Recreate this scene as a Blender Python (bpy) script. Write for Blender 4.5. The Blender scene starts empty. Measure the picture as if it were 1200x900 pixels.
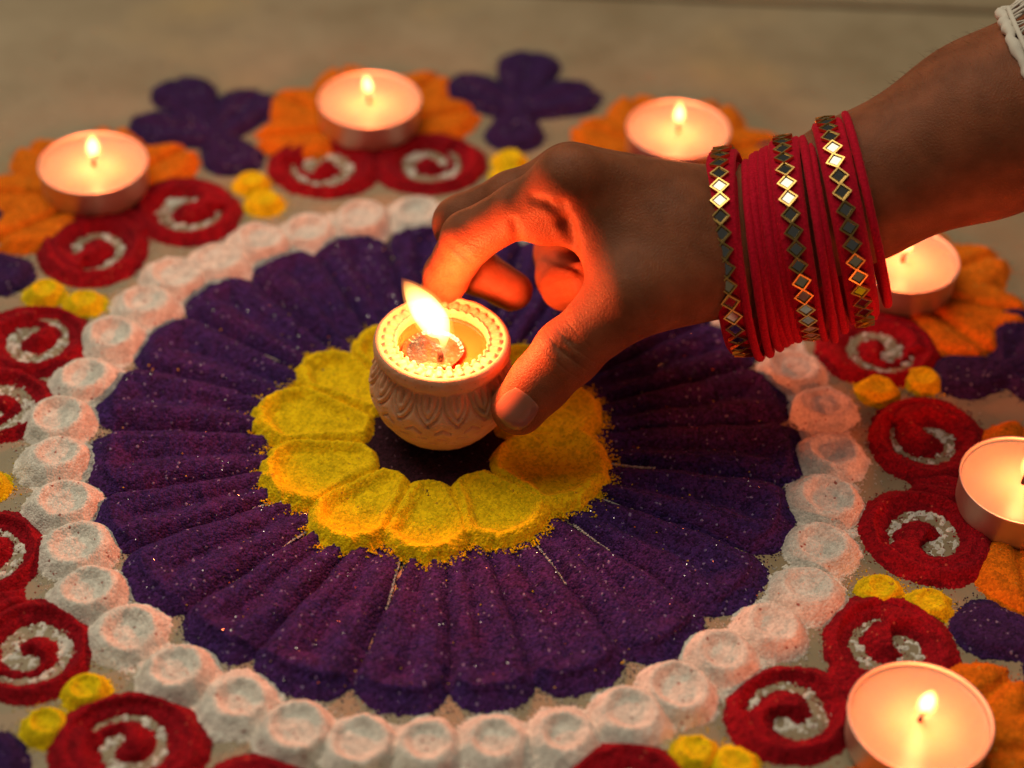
import bpy, math, random
import numpy as np
random.seed(4); RNG = np.random.default_rng(11)
MM = 0.001
sc = bpy.context.scene
COL = sc.collection

# ------------------------------------------------------------------ camera
F = 2315.8; PITCH = 0.719019; ROLL = 0.0391222
CAM = np.array([19.66, -451.67, 421.92])                 # millimetres
_d = np.array([0, math.cos(PITCH), -math.sin(PITCH)]); _r = np.array([1., 0, 0]); _u = np.cross(_r, _d)
_r, _u = _r*math.cos(ROLL)+_u*math.sin(ROLL), -_r*math.sin(ROLL)+_u*math.cos(ROLL)
cd = bpy.data.cameras.new('camera'); co = bpy.data.objects.new('camera', cd); COL.objects.link(co)
import mathutils
m = mathutils.Matrix(((_r[0], _u[0], -_d[0], CAM[0]*MM), (_r[1], _u[1], -_d[1], CAM[1]*MM), (_r[2], _u[2], -_d[2], CAM[2]*MM), (0, 0, 0, 1)))
co.matrix_world = m
cd.sensor_width = 36; cd.lens = 36*F/1200; cd.clip_start = 0.01; cd.clip_end = 50
cd.dof.use_dof = True; cd.dof.focus_distance = 0.588; cd.dof.aperture_fstop = 5.2; cd.dof.aperture_blades = 0
sc.camera = co

# ------------------------------------------------------------------ light
w = bpy.data.worlds.new('World'); sc.world = w; w.use_nodes = True
bg = w.node_tree.nodes['Background']; bg.inputs[0].default_value = (0.95, 0.86, 0.68, 1); bg.inputs[1].default_value = 0.045
def area(name, loc, size, power, col, target=(0, 0, 0)):
    l = bpy.data.lights.new(name, 'AREA'); l.shape = 'RECTANGLE'; l.size, l.size_y = size; l.energy = power; l.color = col
    o = bpy.data.objects.new(name, l); COL.objects.link(o); o.location = loc
    o.rotation_euler = (mathutils.Vector(target)-mathutils.Vector(loc)).to_track_quat('-Z', 'Y').to_euler()
    return o
area('room_light', (-0.50, 0.50, 1.55), (1.05, 1.8), 12.5, (1.0, 0.88, 0.64), (0.0, 0.0, 0))
sc.view_settings.view_transform = 'Standard'; sc.view_settings.look = 'None'
sc.view_settings.exposure = 0.6; sc.view_settings.gamma = 1; sc.view_settings.use_curve_mapping = False
sc.render.engine = 'CYCLES'
cy = sc.cycles; cy.use_denoising = True; cy.max_bounces = 8; cy.diffuse_bounces = 3; cy.glossy_bounces = 4
cy.transmission_bounces = 4; cy.transparent_max_bounces = 8; cy.sample_clamp_indirect = 4.0; cy.caustics_reflective = False
cy.caustics_refractive = False; cy.volume_step_rate = 0.35
FLAME_COL = (1.0, 0.165, 0.045)

# ------------------------------------------------------------------ helpers
def un(px, py, depth): return CAM+_d*depth+(px-600)/F*depth*_r-(py-450)/F*depth*_u
def gz(px, py, z):
    v = _d+(px-600)/F*_r-(py-450)/F*_u
    return CAM+v*(z-CAM[2])/v[2]
def tag(o, label=None, cat=None, group=None, kind=None):
    for k, v in (('label', label), ('category', cat), ('group', group), ('kind', kind)):
        if v: o[k] = v
    return o
def empty(name, loc, label=None, cat=None, group=None):
    o = bpy.data.objects.new(name, None); COL.objects.link(o); o.location = np.array(loc)*MM; o.empty_display_size = 0.01
    return tag(o, label, cat, group)
def mesh(name, V, Q, smooth=True):
    """V (n,3) in mm, Q list/array of faces (quads or tris)"""
    me = bpy.data.meshes.new(name); V = np.asarray(V, np.float32)*MM
    if isinstance(Q, np.ndarray):
        n, k = Q.shape
        me.vertices.add(len(V)); me.vertices.foreach_set('co', V.ravel())
        me.loops.add(n*k); me.loops.foreach_set('vertex_index', Q.astype(np.int32).ravel())
        me.polygons.add(n); me.polygons.foreach_set('loop_start', np.arange(0, n*k, k, dtype=np.int32))
    else:
        me.from_pydata(V.tolist(), [], [list(f) for f in Q])
    me.update(calc_edges=True); me.validate()
    me.polygons.foreach_set('use_smooth', np.full(len(me.polygons), smooth)); me.update()
    return me
def obj(name, V, Q, mat, parent=None, loc=None, smooth=True):
    """geometry given in world mm; loc = object's origin in world mm"""
    ploc = np.array(parent.location)/MM if parent is not None else np.zeros(3)
    loc = np.array(loc if loc is not None else ploc, float)
    me = mesh(name, np.asarray(V, float)-loc, Q, smooth); me.materials.append(mat)
    o = bpy.data.objects.new(name, me); COL.objects.link(o)
    o.parent = parent; o.location = (loc-ploc)*MM
    return o
def lathe(prof, n=64, cx=0, cy=0, closed=False):
    P = np.array(prof, float); a = np.arange(n)*2*math.pi/n
    V = np.stack([cx+P[:, None, 0]*np.cos(a), cy+P[:, None, 0]*np.sin(a), np.repeat(P[:, 1:2], n, 1)], -1).reshape(-1, 3)
    i = np.arange(len(P)-1)[:, None]; j = np.arange(n)[None]; k = (j+1) % n
    Q = np.stack([i*n+j, i*n+k, (i+1)*n+k, (i+1)*n+j], -1).reshape(-1, 4)
    return V, Q
def tube(path, rad, n=10, closed=False, cap=True):
    P = np.asarray(path, float); R = np.broadcast_to(np.asarray(rad, float), (len(P),))
    if closed: T = np.roll(P, -1, 0)-np.roll(P, 1, 0)
    else: T = np.gradient(P, axis=0)
    T /= np.linalg.norm(T, axis=1)[:, None]+1e-9
    up = np.array([0, 0, 1.]) if abs(T[0, 2]) < .9 else np.array([1., 0, 0])
    nrm = np.cross(T[0], up); nrm /= np.linalg.norm(nrm); N = []
    for t in T:
        nrm = nrm-t*(nrm@t); nrm = nrm/np.linalg.norm(nrm); N.append(nrm)
    N = np.array(N); B = np.cross(T, N); a = np.arange(n)*2*math.pi/n
    V = (P[:, None]+R[:, None, None]*(np.cos(a)[None, :, None]*N[:, None]+np.sin(a)[None, :, None]*B[:, None])).reshape(-1, 3)
    m_ = len(P); ii = np.arange(m_ if closed else m_-1)[:, None]; j = np.arange(n)[None]; k = (j+1) % n; i2 = (ii+1) % m_
    Q = np.stack([ii*n+j, ii*n+k, i2*n+k, i2*n+j], -1).reshape(-1, 4)
    if cap and not closed:
        V = np.vstack([V, P[0], P[-1]]); c0, c1 = m_*n, m_*n+1
        jj = np.arange(n); kk = (jj+1) % n
        Q = np.vstack([Q, np.stack([np.full(n, c0), kk, jj, jj], -1), np.stack([np.full(n, c1), (m_-1)*n+jj, (m_-1)*n+kk, (m_-1)*n+kk], -1)])
        Q = [list(dict.fromkeys(q)) for q in Q.tolist()]
    return V, Q
def _h(ix, iy, seed):
    n = (ix.astype(np.int64)*374761393+iy.astype(np.int64)*668265263+seed*974634777) & 0xffffffff
    n = ((n ^ (n >> 13))*1274126177) & 0xffffffff
    return ((n ^ (n >> 16)) & 0xffff)/65535.0
def vn(x, y, seed=0):
    ix, iy = np.floor(x), np.floor(y); fx, fy = x-ix, y-iy
    fx = fx*fx*(3-2*fx); fy = fy*fy*(3-2*fy)
    a, b, c, d = _h(ix, iy, seed), _h(ix+1, iy, seed), _h(ix, iy+1, seed), _h(ix+1, iy+1, seed)
    return (a+(b-a)*fx+(c-a)*fy+(a-b-c+d)*fx*fy)*2-1
def ss(a, b, x):
    t = np.clip((x-a)/(b-a), 0, 1); return t*t*(3-2*t)

# ------------------------------------------------------------------ materials
def nmat(name):
    mt = bpy.data.materials.new(name); mt.use_nodes = True
    nt = mt.node_tree; return mt, nt, nt.nodes, nt.links, nt.nodes['Principled BSDF']
def mapr(N, L, src, a, b, c, d):
    n = N.new('ShaderNodeMapRange'); n.inputs[1].default_value = a; n.inputs[2].default_value = b
    n.inputs[3].default_value = c; n.inputs[4].default_value = d; L.new(src, n.inputs[0]); return n.outputs[0]
def mixc(N, L, fac, A, B, mode='MIX'):
    n = N.new('ShaderNodeMix'); n.data_type = 'RGBA'; n.blend_type = mode
    for s, v in ((n.inputs[0], fac), (n.inputs[6], A), (n.inputs[7], B)):
        if hasattr(v, 'is_output') or isinstance(v, bpy.types.NodeSocket): L.new(v, s)
        elif isinstance(v, (int, float)): s.default_value = v
        else: s.default_value = (*v, 1)
    return n.outputs[2]
def powder(name, col, speck, speck_amt=0.012, var=0.45, grain=1700, bump=0.6, tint=None):
    mt, nt, N, L, b = nmat(name)
    g = N.new('ShaderNodeNewGeometry')
    v = N.new('ShaderNodeTexVoronoi'); v.inputs['Scale'].default_value = grain; L.new(g.outputs['Position'], v.inputs['Vector'])
    sp = N.new('ShaderNodeSeparateColor'); L.new(v.outputs['Color'], sp.inputs[0])
    n = N.new('ShaderNodeTexNoise'); n.inputs['Scale'].default_value = 260; n.inputs['Detail'].default_value = 3; L.new(g.outputs['Position'], n.inputs['Vector'])
    k1 = mapr(N, L, sp.outputs[0], 0, 1, 1-var, 1+var*.7); k2 = mapr(N, L, n.outputs['Fac'], .3, .7, .82, 1.12)
    mu = N.new('ShaderNodeMath'); mu.operation = 'MULTIPLY'; L.new(k1, mu.inputs[0]); L.new(k2, mu.inputs[1])
    c0 = col
    if tint:
        n2 = N.new('ShaderNodeTexNoise'); n2.inputs['Scale'].default_value = 90; L.new(g.outputs['Position'], n2.inputs['Vector'])
        c0 = mixc(N, L, mapr(N, L, n2.outputs['Fac'], .42, .68, 0, 1), col, tint)
    hs = N.new('ShaderNodeHueSaturation'); L.new(mu.outputs[0], hs.inputs['Value'])
    if isinstance(c0, tuple): hs.inputs['Color'].default_value = (*c0, 1)
    else: L.new(c0, hs.inputs['Color'])
    st = N.new('ShaderNodeMath'); st.operation = 'GREATER_THAN'; st.inputs[1].default_value = 1-speck_amt; L.new(sp.outputs[1], st.inputs[0])
    L.new(mixc(N, L, st.outputs[0], hs.outputs[0], speck), b.inputs['Base Color'])
    b.inputs['Roughness'].default_value = .95; b.inputs['Specular IOR Level'].default_value = .2
    bp = N.new('ShaderNodeBump'); bp.inputs['Strength'].default_value = bump; bp.inputs['Distance'].default_value = .0004
    L.new(v.outputs['Distance'], bp.inputs['Height']); bp.invert = True; L.new(bp.outputs[0], b.inputs['Normal'])
    return mt
M = {}
M['purple'] = powder('purple_powder', (0.052, 0.017, 0.128), (0.26, 0.19, 0.38), .010, .65, 1500, .9, (0.072, 0.016, 0.118))
M['yellow'] = powder('yellow_powder', (0.98, 0.645, 0.004), (0.6, 0.34, 0.02), .006, .28, 1500)
M['white'] = powder('white_powder', (0.82, 0.775, 0.72), (0.35, 0.12, 0.10), .006, .22, 1500)
M['red'] = powder('red_powder', (0.33, 0.003, 0.012), (0.55, 0.08, 0.05), .006, .45, 1600)
M['orange'] = powder('orange_powder', (0.88, 0.19, 0.004), (0.75, 0.35, 0.05), .006, .3, 1500)
M['dark_purple'] = powder('dark_purple_powder', (0.036, 0.012, 0.085), (0.22, 0.18, 0.32), .012, .55, 1500)
M['shaded_purple'] = powder('pot_shaded_purple_powder', (0.040, 0.010, 0.022), (0.2, 0.1, 0.14), .01, .55, 1500)  # purple centre powder with the pot's shadow put into its colour
M['lime'] = powder('yellow_dot_powder', (0.88, 0.64, 0.005), (0.5, 0.25, 0.02), .008, .28, 1500)

def simple(name, col, rough=.5, metal=0., **kw):
    mt, nt, N, L, b = nmat(name)
    b.inputs['Base Color'].default_value = (*col, 1); b.inputs['Roughness'].default_value = rough; b.inputs['Metallic'].default_value = metal
    for k, v in kw.items(): b.inputs[k.replace('_', ' ')].default_value = v
    return mt
def stone():
    mt, nt, N, L, b = nmat('floor_stone'); g = N.new('ShaderNodeNewGeometry')
    n = N.new('ShaderNodeTexNoise'); n.inputs['Scale'].default_value = 28; n.inputs['Detail'].default_value = 8; n.inputs['Roughness'].default_value = .62; L.new(g.outputs['Position'], n.inputs['Vector'])
    f = N.new('ShaderNodeTexNoise'); f.inputs['Scale'].default_value = 900; f.inputs['Detail'].default_value = 2; L.new(g.outputs['Position'], f.inputs['Vector'])
    c = mixc(N, L, mapr(N, L, n.outputs['Fac'], .35, .68, 0, 1), (0.285, 0.215, 0.125), (0.385, 0.305, 0.195))
    c = mixc(N, L, mapr(N, L, f.outputs['Fac'], .35, .65, .0, .35), c, (0.30, 0.25, 0.19))
    d = N.new('ShaderNodeTexNoise'); d.inputs['Scale'].default_value = 14; d.inputs['Detail'].default_value = 3; L.new(g.outputs['Position'], d.inputs['Vector'])
    c = mixc(N, L, mapr(N, L, d.outputs['Fac'], .54, .72, 0, .45), c, (0.42, 0.28, 0.10))
    L.new(c, b.inputs['Base Color']); b.inputs['Roughness'].default_value = .55
    L.new(mapr(N, L, n.outputs['Fac'], .3, .7, .42, .65), b.inputs['Roughness'])
    bp = N.new('ShaderNodeBump'); bp.inputs['Strength'].default_value = .25; bp.inputs['Distance'].default_value = .0004; L.new(f.outputs['Fac'], bp.inputs['Height']); L.new(bp.outputs[0], b.inputs['Normal'])
    return mt
M['stone'] = stone(); M['grout'] = simple('grout', (0.16, 0.14, 0.10), .9)

# ------------------------------------------------------------------ floor
fl = obj('floor', [(-1600, -1200, -6), (1600, -1200, -6), (1600, 1800, -6), (-1600, 1800, -6)], np.array([[0, 1, 2, 3]]), M['grout'], loc=(0, 0, -6))
tag(fl, 'beige stone tile floor under the powder pattern', 'floor', kind='structure')
def tile(x0, x1, y0, y1):
    b = 1.2
    V = [(x0, y0, -5.9), (x1, y0, -5.9), (x1, y1, -5.9), (x0, y1, -5.9), (x0, y0, -b), (x1, y0, -b), (x1, y1, -b), (x0, y1, -b),
         (x0+b, y0+b, 0), (x1-b, y0+b, 0), (x1-b, y1-b, 0), (x0+b, y1-b, 0)]
    Q = [(8, 9, 10, 11)]+[(a, (a+1) % 4, (a+1) % 4+4, a+4) for a in range(4)]+[(a+4, (a+1) % 4+4, (a+1) % 4+8, a+8) for a in range(4)]
    obj('floor_tile', V, Q, M['stone'], fl, loc=((x0+x1)/2, (y0+y1)/2, -5.9), smooth=False)
for yy0, yy1 in ((-921, -322), (-318.5, 278), (281.5, 880)):
    for xx0, xx1 in ((-1000, -402), (-398.5, 420), (423.5, 1020)):
        tile(xx0, xx1, yy0, yy1)

# ------------------------------------------------------------------ powder heaps
def heap(name, parent, mat, c, ext, hfun, s=.5, grain=.16, fray=.55, floor_z=-.25, seed=0):
    """a heap of powder as a fine height field; hfun(x, y) gives its height in mm, below 0 = no powder"""
    ex, ey = (ext if isinstance(ext, tuple) else (ext, ext))
    xs = np.arange(-ex, ex+s, s); ys = np.arange(-ey, ey+s, s)
    X, Y = np.meshgrid(xs, ys, indexing='ij')
    X = X+RNG.uniform(-.3, .3, X.shape)*s+c[0]; Y = Y+RNG.uniform(-.3, .3, Y.shape)*s+c[1]
    H = hfun(X, Y)
    ed = np.clip(1-H/2.2, 0, 1)
    H = H+fray*ed*(.6*vn(X/.8, Y/.8, seed+3)+.55*vn(X/2.4, Y/2.4, seed+5))
    H = H+.18*vn(X/1.7, Y/1.7, seed+9)*np.clip(H, 0, 1)
    Z = np.where(H > 0, H+RNG.uniform(-1, 1, H.shape)*grain*np.clip(H*1.5, 0, 1), floor_z)
    nx, ny = X.shape; idx = np.arange(nx*ny).reshape(nx, ny)
    q = np.stack([idx[:-1, :-1], idx[1:, :-1], idx[1:, 1:], idx[:-1, 1:]], -1).reshape(-1, 4)
    ok = (H.ravel()[q] > 0).any(1); q = q[ok]
    used = np.unique(q); rm = np.full(nx*ny, -1); rm[used] = np.arange(len(used))
    V = np.stack([X.ravel(), Y.ravel(), Z.ravel()], -1)[used]
    o = obj(name, V, rm[q], mat, parent, loc=(c[0], c[1], 0))
    return o
_OCT = np.array([(1, 0, 0), (-1, 0, 0), (0, 1, 0), (0, -1, 0), (0, 0, 1), (0, 0, -1)], float)
_OCF = np.array([(0, 2, 4), (2, 1, 4), (1, 3, 4), (3, 0, 4), (2, 0, 5), (1, 2, 5), (3, 1, 5), (0, 3, 5)])
def grains(name, parent, mat, P, rad):
    n = len(P)
    if not n: return
    R = RNG.uniform(rad[0], rad[1], (n, 1, 1))*RNG.uniform(.7, 1.2, (n, 1, 3))
    a = RNG.uniform(0, 6.28, n); ca, sa = np.cos(a), np.sin(a)
    O = np.repeat(_OCT[None], n, 0)*R
    X = O[..., 0]*ca[:, None]-O[..., 1]*sa[:, None]; Y = O[..., 0]*sa[:, None]+O[..., 1]*ca[:, None]
    V = (np.stack([X, Y, O[..., 2]], -1)+np.asarray(P)[:, None]).reshape(-1, 3)
    Q = (_OCF[None]+np.arange(n)[:, None, None]*6).reshape(-1, 3)
    o = obj(name, V, Q, mat, parent, smooth=False); o['kind'] = 'stuff'
    return o
def rim_grains(parent, mat, objs, n, spread=1.6, rad=(.18, .42), name='loose_grains', z=.15, rmin=0):
    """grains fallen round the foot of heaps"""
    P = []
    for o in objs:
        me = o.data; co_ = np.empty(len(me.vertices)*3, np.float32); me.vertices.foreach_get('co', co_)
        W = co_.reshape(-1, 3)/MM+np.array(o.location)/MM+np.array(parent.location)/MM
        low = W[(W[:, 2] < .05) & (np.hypot(W[:, 0], W[:, 1]) > rmin)]
        if len(low) == 0: continue
        k = low[RNG.integers(0, len(low), n)]
        p = k+RNG.normal(0, spread*.5, (n, 3))*RNG.uniform(0.2, 2.0, (n, 1)); p[:, 2] = z
        P.append(p)
    if P: grains(name, parent, mat, np.vstack(P), rad)

# purple daisy ------------------------------------------------------
NOTCH = [104.2, 118.2, 132.6, 147.5, 164.0, 179.8, 196.1, 209.8, 226.5, 241.5, 258.5, 273.5, 287.5, 303.3, 319.4, 335.7, 353.1, 368.7, 383.1, 397.0, 411.5, 425.5, 438.5, 451.5, 464.2]
purple = empty('purple_powder_flower', (0, 0, 0), 'large dark purple powder daisy with many radiating petals inside the white ring', 'powder flower')
SLIT = {3, 4, 7, 8, 10, 14, 15, 16, 13}
ptl = []
for i in range(24):
    a0, a1 = math.radians(NOTCH[i]), math.radians(NOTCH[i+1]); am = (a0+a1)/2
    tipr = 112.0+random.uniform(-1.2, 1.2)+2.2*math.sin(am)-(1.5 if math.sin(am) < -.7 else 0)
    rd = random.uniform(2.9, 3.7); dep = random.uniform(.6, 1.3); off = random.uniform(-.12, .12)
    def hf(x, y, a0=a0, a1=a1, am=am, tipr=tipr, rd=rd, i=i, dep=dep, off=off):
        r = np.hypot(x, y); a = np.mod(np.arctan2(y, x)-am+math.pi, 2*math.pi)-math.pi
        wob = .012*vn(r/14, r*0+i, 5)
        hw = (a1-a0)/2; t = (a+wob)/hw
        rout = tipr-7.5*np.abs(np.clip(t, -1, 1))**3.6
        es = (1-np.abs(t))*hw*r; eo = (rout-r)
        e = np.minimum(es, eo*.9); e = e+.5*vn(x/5, y/5, i)
        xx = np.clip(e/(hw*np.maximum(r, 20)), 0, 1)
        ridge = rd*np.sin(math.pi*xx**.75)**1.1+dep*ss(.05, .6, xx)
        h = .55+ridge*(.25+.75*ss(44, 72, r))
        h = h+.32*vn(a*95+i, r/26, 60+i)*ss(0, 2, e)+.25*vn(x/7, y/7, 40+i)*ss(0, 2, e)
        h = np.where(eo < 6, np.minimum(h, eo*.5), h)
        h = np.where(np.abs(t) > 1.04, -1, h)
        if i in SLIT:
            b = np.abs((t+1)*hw*r+.5*vn(r/3, r*0, i)); h = np.where((r < 68+5*math.sin(i*7)) & (r > 44), np.minimum(h, (b-.75)*1.6), h)
        h = np.where(r < 30, -1, h)
        return h
    c = np.array([math.cos(am), math.sin(am)])*70
    ptl.append(heap('petal', purple, M['purple'], c, (44, 44), hf, s=.55, grain=.2, seed=i*13))
# centre bed
ctr = heap('centre', purple, M['shaded_purple'], (0, 0), 40, lambda x, y: np.minimum(1.3+.4*vn(x/6, y/6, 2)-.5*np.exp(-(((x+2)**2+(y-7)**2)/200)), (37-np.hypot(x, y))), s=.55, seed=77)
# mirror-like glitter flakes mixed in the powder
def flakes(parent, mat, P, rad):
    n = len(P); t = RNG.normal(0, .55, (n, 2)); nrm = np.stack([t[:, 0], t[:, 1]-.15, np.ones(n)], -1); nrm /= np.linalg.norm(nrm, axis=1)[:, None]
    a = np.cross(nrm, RNG.normal(size=(n, 3))); a /= np.linalg.norm(a, axis=1)[:, None]; b = np.cross(nrm, a)
    r = RNG.uniform(*rad, (n, 1)); V = np.stack([P+a*r, P+b*r, P-a*r, P-b*r], 1).reshape(-1, 3)
    o = obj('glitter', V, np.arange(4*n).reshape(-1, 4), mat, parent, smooth=False); o['kind'] = 'stuff'
M['glitter'] = simple('glitter_flake', (0.85, 0.8, 0.85), .22, 1.0)
def sample_top(objs, n, parent, zmin=.6):
    P = []
    for o in objs:
        me = o.data; c_ = np.empty(len(me.vertices)*3, np.float32); me.vertices.foreach_get('co', c_)
        W = c_.reshape(-1, 3)/MM+np.array(o.location)/MM+np.array(parent.location)/MM
        W = W[W[:, 2] > zmin]; P.append(W[RNG.integers(0, len(W), n)])
    return np.vstack(P)
P = sample_top(ptl, 60, purple); P[:, 2] += .2; flakes(purple, M['glitter'], P, (.07, .19))
for i in sorted(SLIT):
    a_ = math.radians(NOTCH[i]); r_ = np.sort(RNG.uniform(52, 69+4*math.sin(i*7), 150)); q_ = a_+RNG.normal(0, .16, 150)/r_+.010*np.sin(r_/7+i)
    grains('chalk_line', purple, M['white'], np.stack([r_*np.cos(q_), r_*np.sin(q_), 1.05+.2*RNG.uniform(0, 1, 150)], -1), (.16, .30))
rim_grains(purple, M['purple'], ptl, 420, 2.6, (.16, .40))

# yellow flower -----------------------------------------------------
YB = [127.7, 156.2, 188.7, 223.9, 254.3, 285.9, 320.6, 362.8, 395, 424, 455, 487.7]
YC = np.array([-4.0, 1.5])
yellow = empty('yellow_powder_flower', (YC[0], YC[1], 0), 'raised yellow powder flower with broad petals round the clay lamp', 'powder flower')
ypt = []
for i in range(11):
    a0, a1 = math.radians(YB[i]), math.radians(YB[i+1]); am = (a0+a1)/2; hw = (a1-a0)/2
    ro = 57.5+random.uniform(-1.5, 1.5)+(1.5 if math.cos(am) < -.5 else 0)-(2.0 if math.sin(am) < -.6 else 0); top = 6.2+random.uniform(-.5, .5)
    def hf(x, y, am=am, hw=hw, ro=ro, top=top, i=i):
        dx, dy = x-YC[0], y-YC[1]; u = dx*math.cos(am)+dy*math.sin(am); v = -dx*math.sin(am)+dy*math.cos(am)
        ri = 18.5; uc = ri+.50*(ro-ri); b_ = 43*math.tan(hw)*1.30; du = u-uc
        t = np.clip((u-ri)/(ro-ri), 0, 1)
        el = (1-np.sqrt((np.maximum(du, 0)/(ro-uc))**2+(v/b_)**2))*np.minimum(b_, 15)
        e = np.minimum(el, np.minimum((u*math.tan(hw)*1.22-np.abs(v))*.9, (u-ri-.05*v*v)*1.3))
        e = e+.45*vn(x/3, y/3, i+50)+.3*vn(x/1.1, y/1.1, i+70)*(1-ss(3.5, 6, e))
        h = top*ss(-1.6, 4.0, e)*1.02-.52
        h = h-3.0*ss(3.2, 7.4, e)+.12*vn(x/5, y/5, i+9)
        h = h*(.72+.28*ss(.05, .5, t))
        return np.where(e < 0, -1, h)
    c = YC+np.array([math.cos(am), math.sin(am)])*37
    ypt.append(heap('petal', yellow, M['yellow'], c, 26, hf, s=.42, grain=.19, seed=200+i*17, fray=.35))
rim_grains(yellow, M['yellow'], ypt, 300, 2.0, (.2, .48), z=1.9, rmin=44)

# white ring --------------------------------------------------------
white = empty('white_powder_ring', (0, 0, 0), 'ring of white powder mounds with pressed hollows around the purple daisy', 'powder ring')
BEAD = [(490, 243), (425, 250), (362, 262), (303, 277), (256, 300), (203, 316), (170, 350), (130, 387), (100, 437), (68, 482), (65, 530), (73, 583), (90, 632), (103, 686), (147, 730), (207, 780), (277, 813), (345, 848), (422, 865), (500, 867), (580, 863), (663, 855), (740, 832), (795, 800), (847, 760), (905, 728), (948, 685), (965, 632), (968, 577), (975, 525), (967, 470), (930, 425)]
bc = [gz(px, py, 5)[:2] for px, py in BEAD]
for k in range(7):
    a = math.radians(29.5+k*9.7); bc.append(np.array([math.cos(a), math.sin(a)])*119.5)
mnd = []
for i, c in enumerate(bc):
    rr = math.hypot(*c); ang = math.atan2(c[1], c[0])
    R = 12.1+random.uniform(-.8, .8); rc = 6.2+random.uniform(-.9, .7); hh = 4.9+random.uniform(-1.0, .7); hc = random.uniform(1.7, 2.8)
    ox, oy = random.uniform(-1.1, 1.1), random.uniform(-1.1, 1.1)
    def hf(x, y, c=c, R=R, rc=rc, hh=hh, hc=hc, i=i, ang=ang, ox=ox, oy=oy):
        dx, dy = x-c[0], y-c[1]; p = dx*math.cos(ang)+dy*math.sin(ang); q = -dx*math.sin(ang)+dy*math.cos(ang)
        r = np.sqrt((p/1.04)**2+(q/.96)**2)+.45*vn(x/4, y/4, i); r2 = np.hypot(dx-ox, dy-oy)+.3*vn(x/3, y/3, i+99)
        h = hh*1.12*ss(R+.6, rc+.2, r)**.9-.25
        h = h-hc*(1-ss(rc-2.3, rc+1.7, r2))
        return np.where(r > R+.3, -1, h)
    mnd.append(heap('mound', white, M['white'], c, 13, hf, s=.42, grain=.13, seed=400+i*7, fray=.8))
def bed(x, y):
    r = np.hypot(x, y); k = .55*vn(x/3.2, y/3.2, 6)+.45*vn(x/.9, y/.9, 8)+.35*vn(x/8, y/8, 12)
    return .30+.5*k-.9*np.clip(np.abs(r-120)-6.5, 0, 9)/5
heap('dusting', white, M['white'], (0, 0), 136, bed, s=.7, grain=.12, fray=.2, seed=3)
rim_grains(white, M['white'], mnd, 260, 3.0, (.16, .38))

# ------------------------------------------------------------------ ten-fold border motifs
LA = [(137.1, 178), (102.4, 174), (64.0, 175.4), (29.4, 173.5), (-7.1, 174), (-41.1, 174), (-77, 174), (-114, 174), (-150, 174), (173, 176)]
WHERE = ['past the one behind the fingers', 'behind the curled fingers', 'right behind the back of the hand', 'under the forearm', 'first along the ring past the forearm',
         'second along the ring past the forearm', 'third along the ring past the forearm', 'fourth along the ring past the forearm', 'fifth along the ring past the forearm', 'sixth along the ring past the forearm']
SW = {0: [(108, 287), (217, 243)], 1: [(380, 192), (502, 188)], 4: [(1088, 625), (1088, 512)], 5: [(928, 832), (1045, 757)], 9: [(0, 470), (38, 395)], 8: [(15, 640), (38, 757)][::-1], 7: [(150, 872), None][::-1], 6: [(735, 938), None], 3: [None, (1030, 405)]}
def pol(a, r): a = math.radians(a); return np.array([math.cos(a)*r, math.sin(a)*r])
def swirl_h(c, ang, hand, R, i):
    """outward unit at ang; hand = +1/-1 winding"""
    tw = random.uniform(-.35, .35); turns = random.uniform(.9, 1.3); w0 = random.uniform(2.1, 3.4)
    def hf(x, y):
        dx, dy = x-c[0], y-c[1]
        p = dx*math.cos(ang)+dy*math.sin(ang); q = (-dx*math.sin(ang)+dy*math.cos(ang))*hand
        rho = np.hypot(p, q)+.35*vn(x/3, y/3, i)
        phi = np.mod(math.pi/2+.5+tw-np.arctan2(q, p), 2*math.pi)
        dg = np.full(x.shape, 99.0)
        for k in range(2):
            tau = (phi+2*math.pi*k)/(2*math.pi*turns)
            rg = 3.6+8.2*tau; wd = w0*np.clip(1-tau, 0, 1)**.6*ss(-.02, .12, tau)+.05
            dd = np.abs(rho-rg)-wd
            dg = np.minimum(dg, np.where(tau <= 1, dd, 99))
        dg = dg+.35*vn(x/1.3, y/1.3, i+4)
        e = R-rho*(1+.06*np.cos(phi*2+i))
        ridge = 3.9*ss(-.6, 5.6, np.minimum(dg, e))
        gro = .9*np.exp(-((e-6.3)/1.3)**2)*ss(0, 3, dg)
        h = ridge-gro-.1
        sp = (vn(x/.55, y/.55, i+20) > .82)&(dg < 0)
        h = np.where(dg < 0, -1, h); h = np.where(sp & (dg > -2.2), .25, h)
        return np.where(e < 0, -1, h)
    return hf
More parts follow.
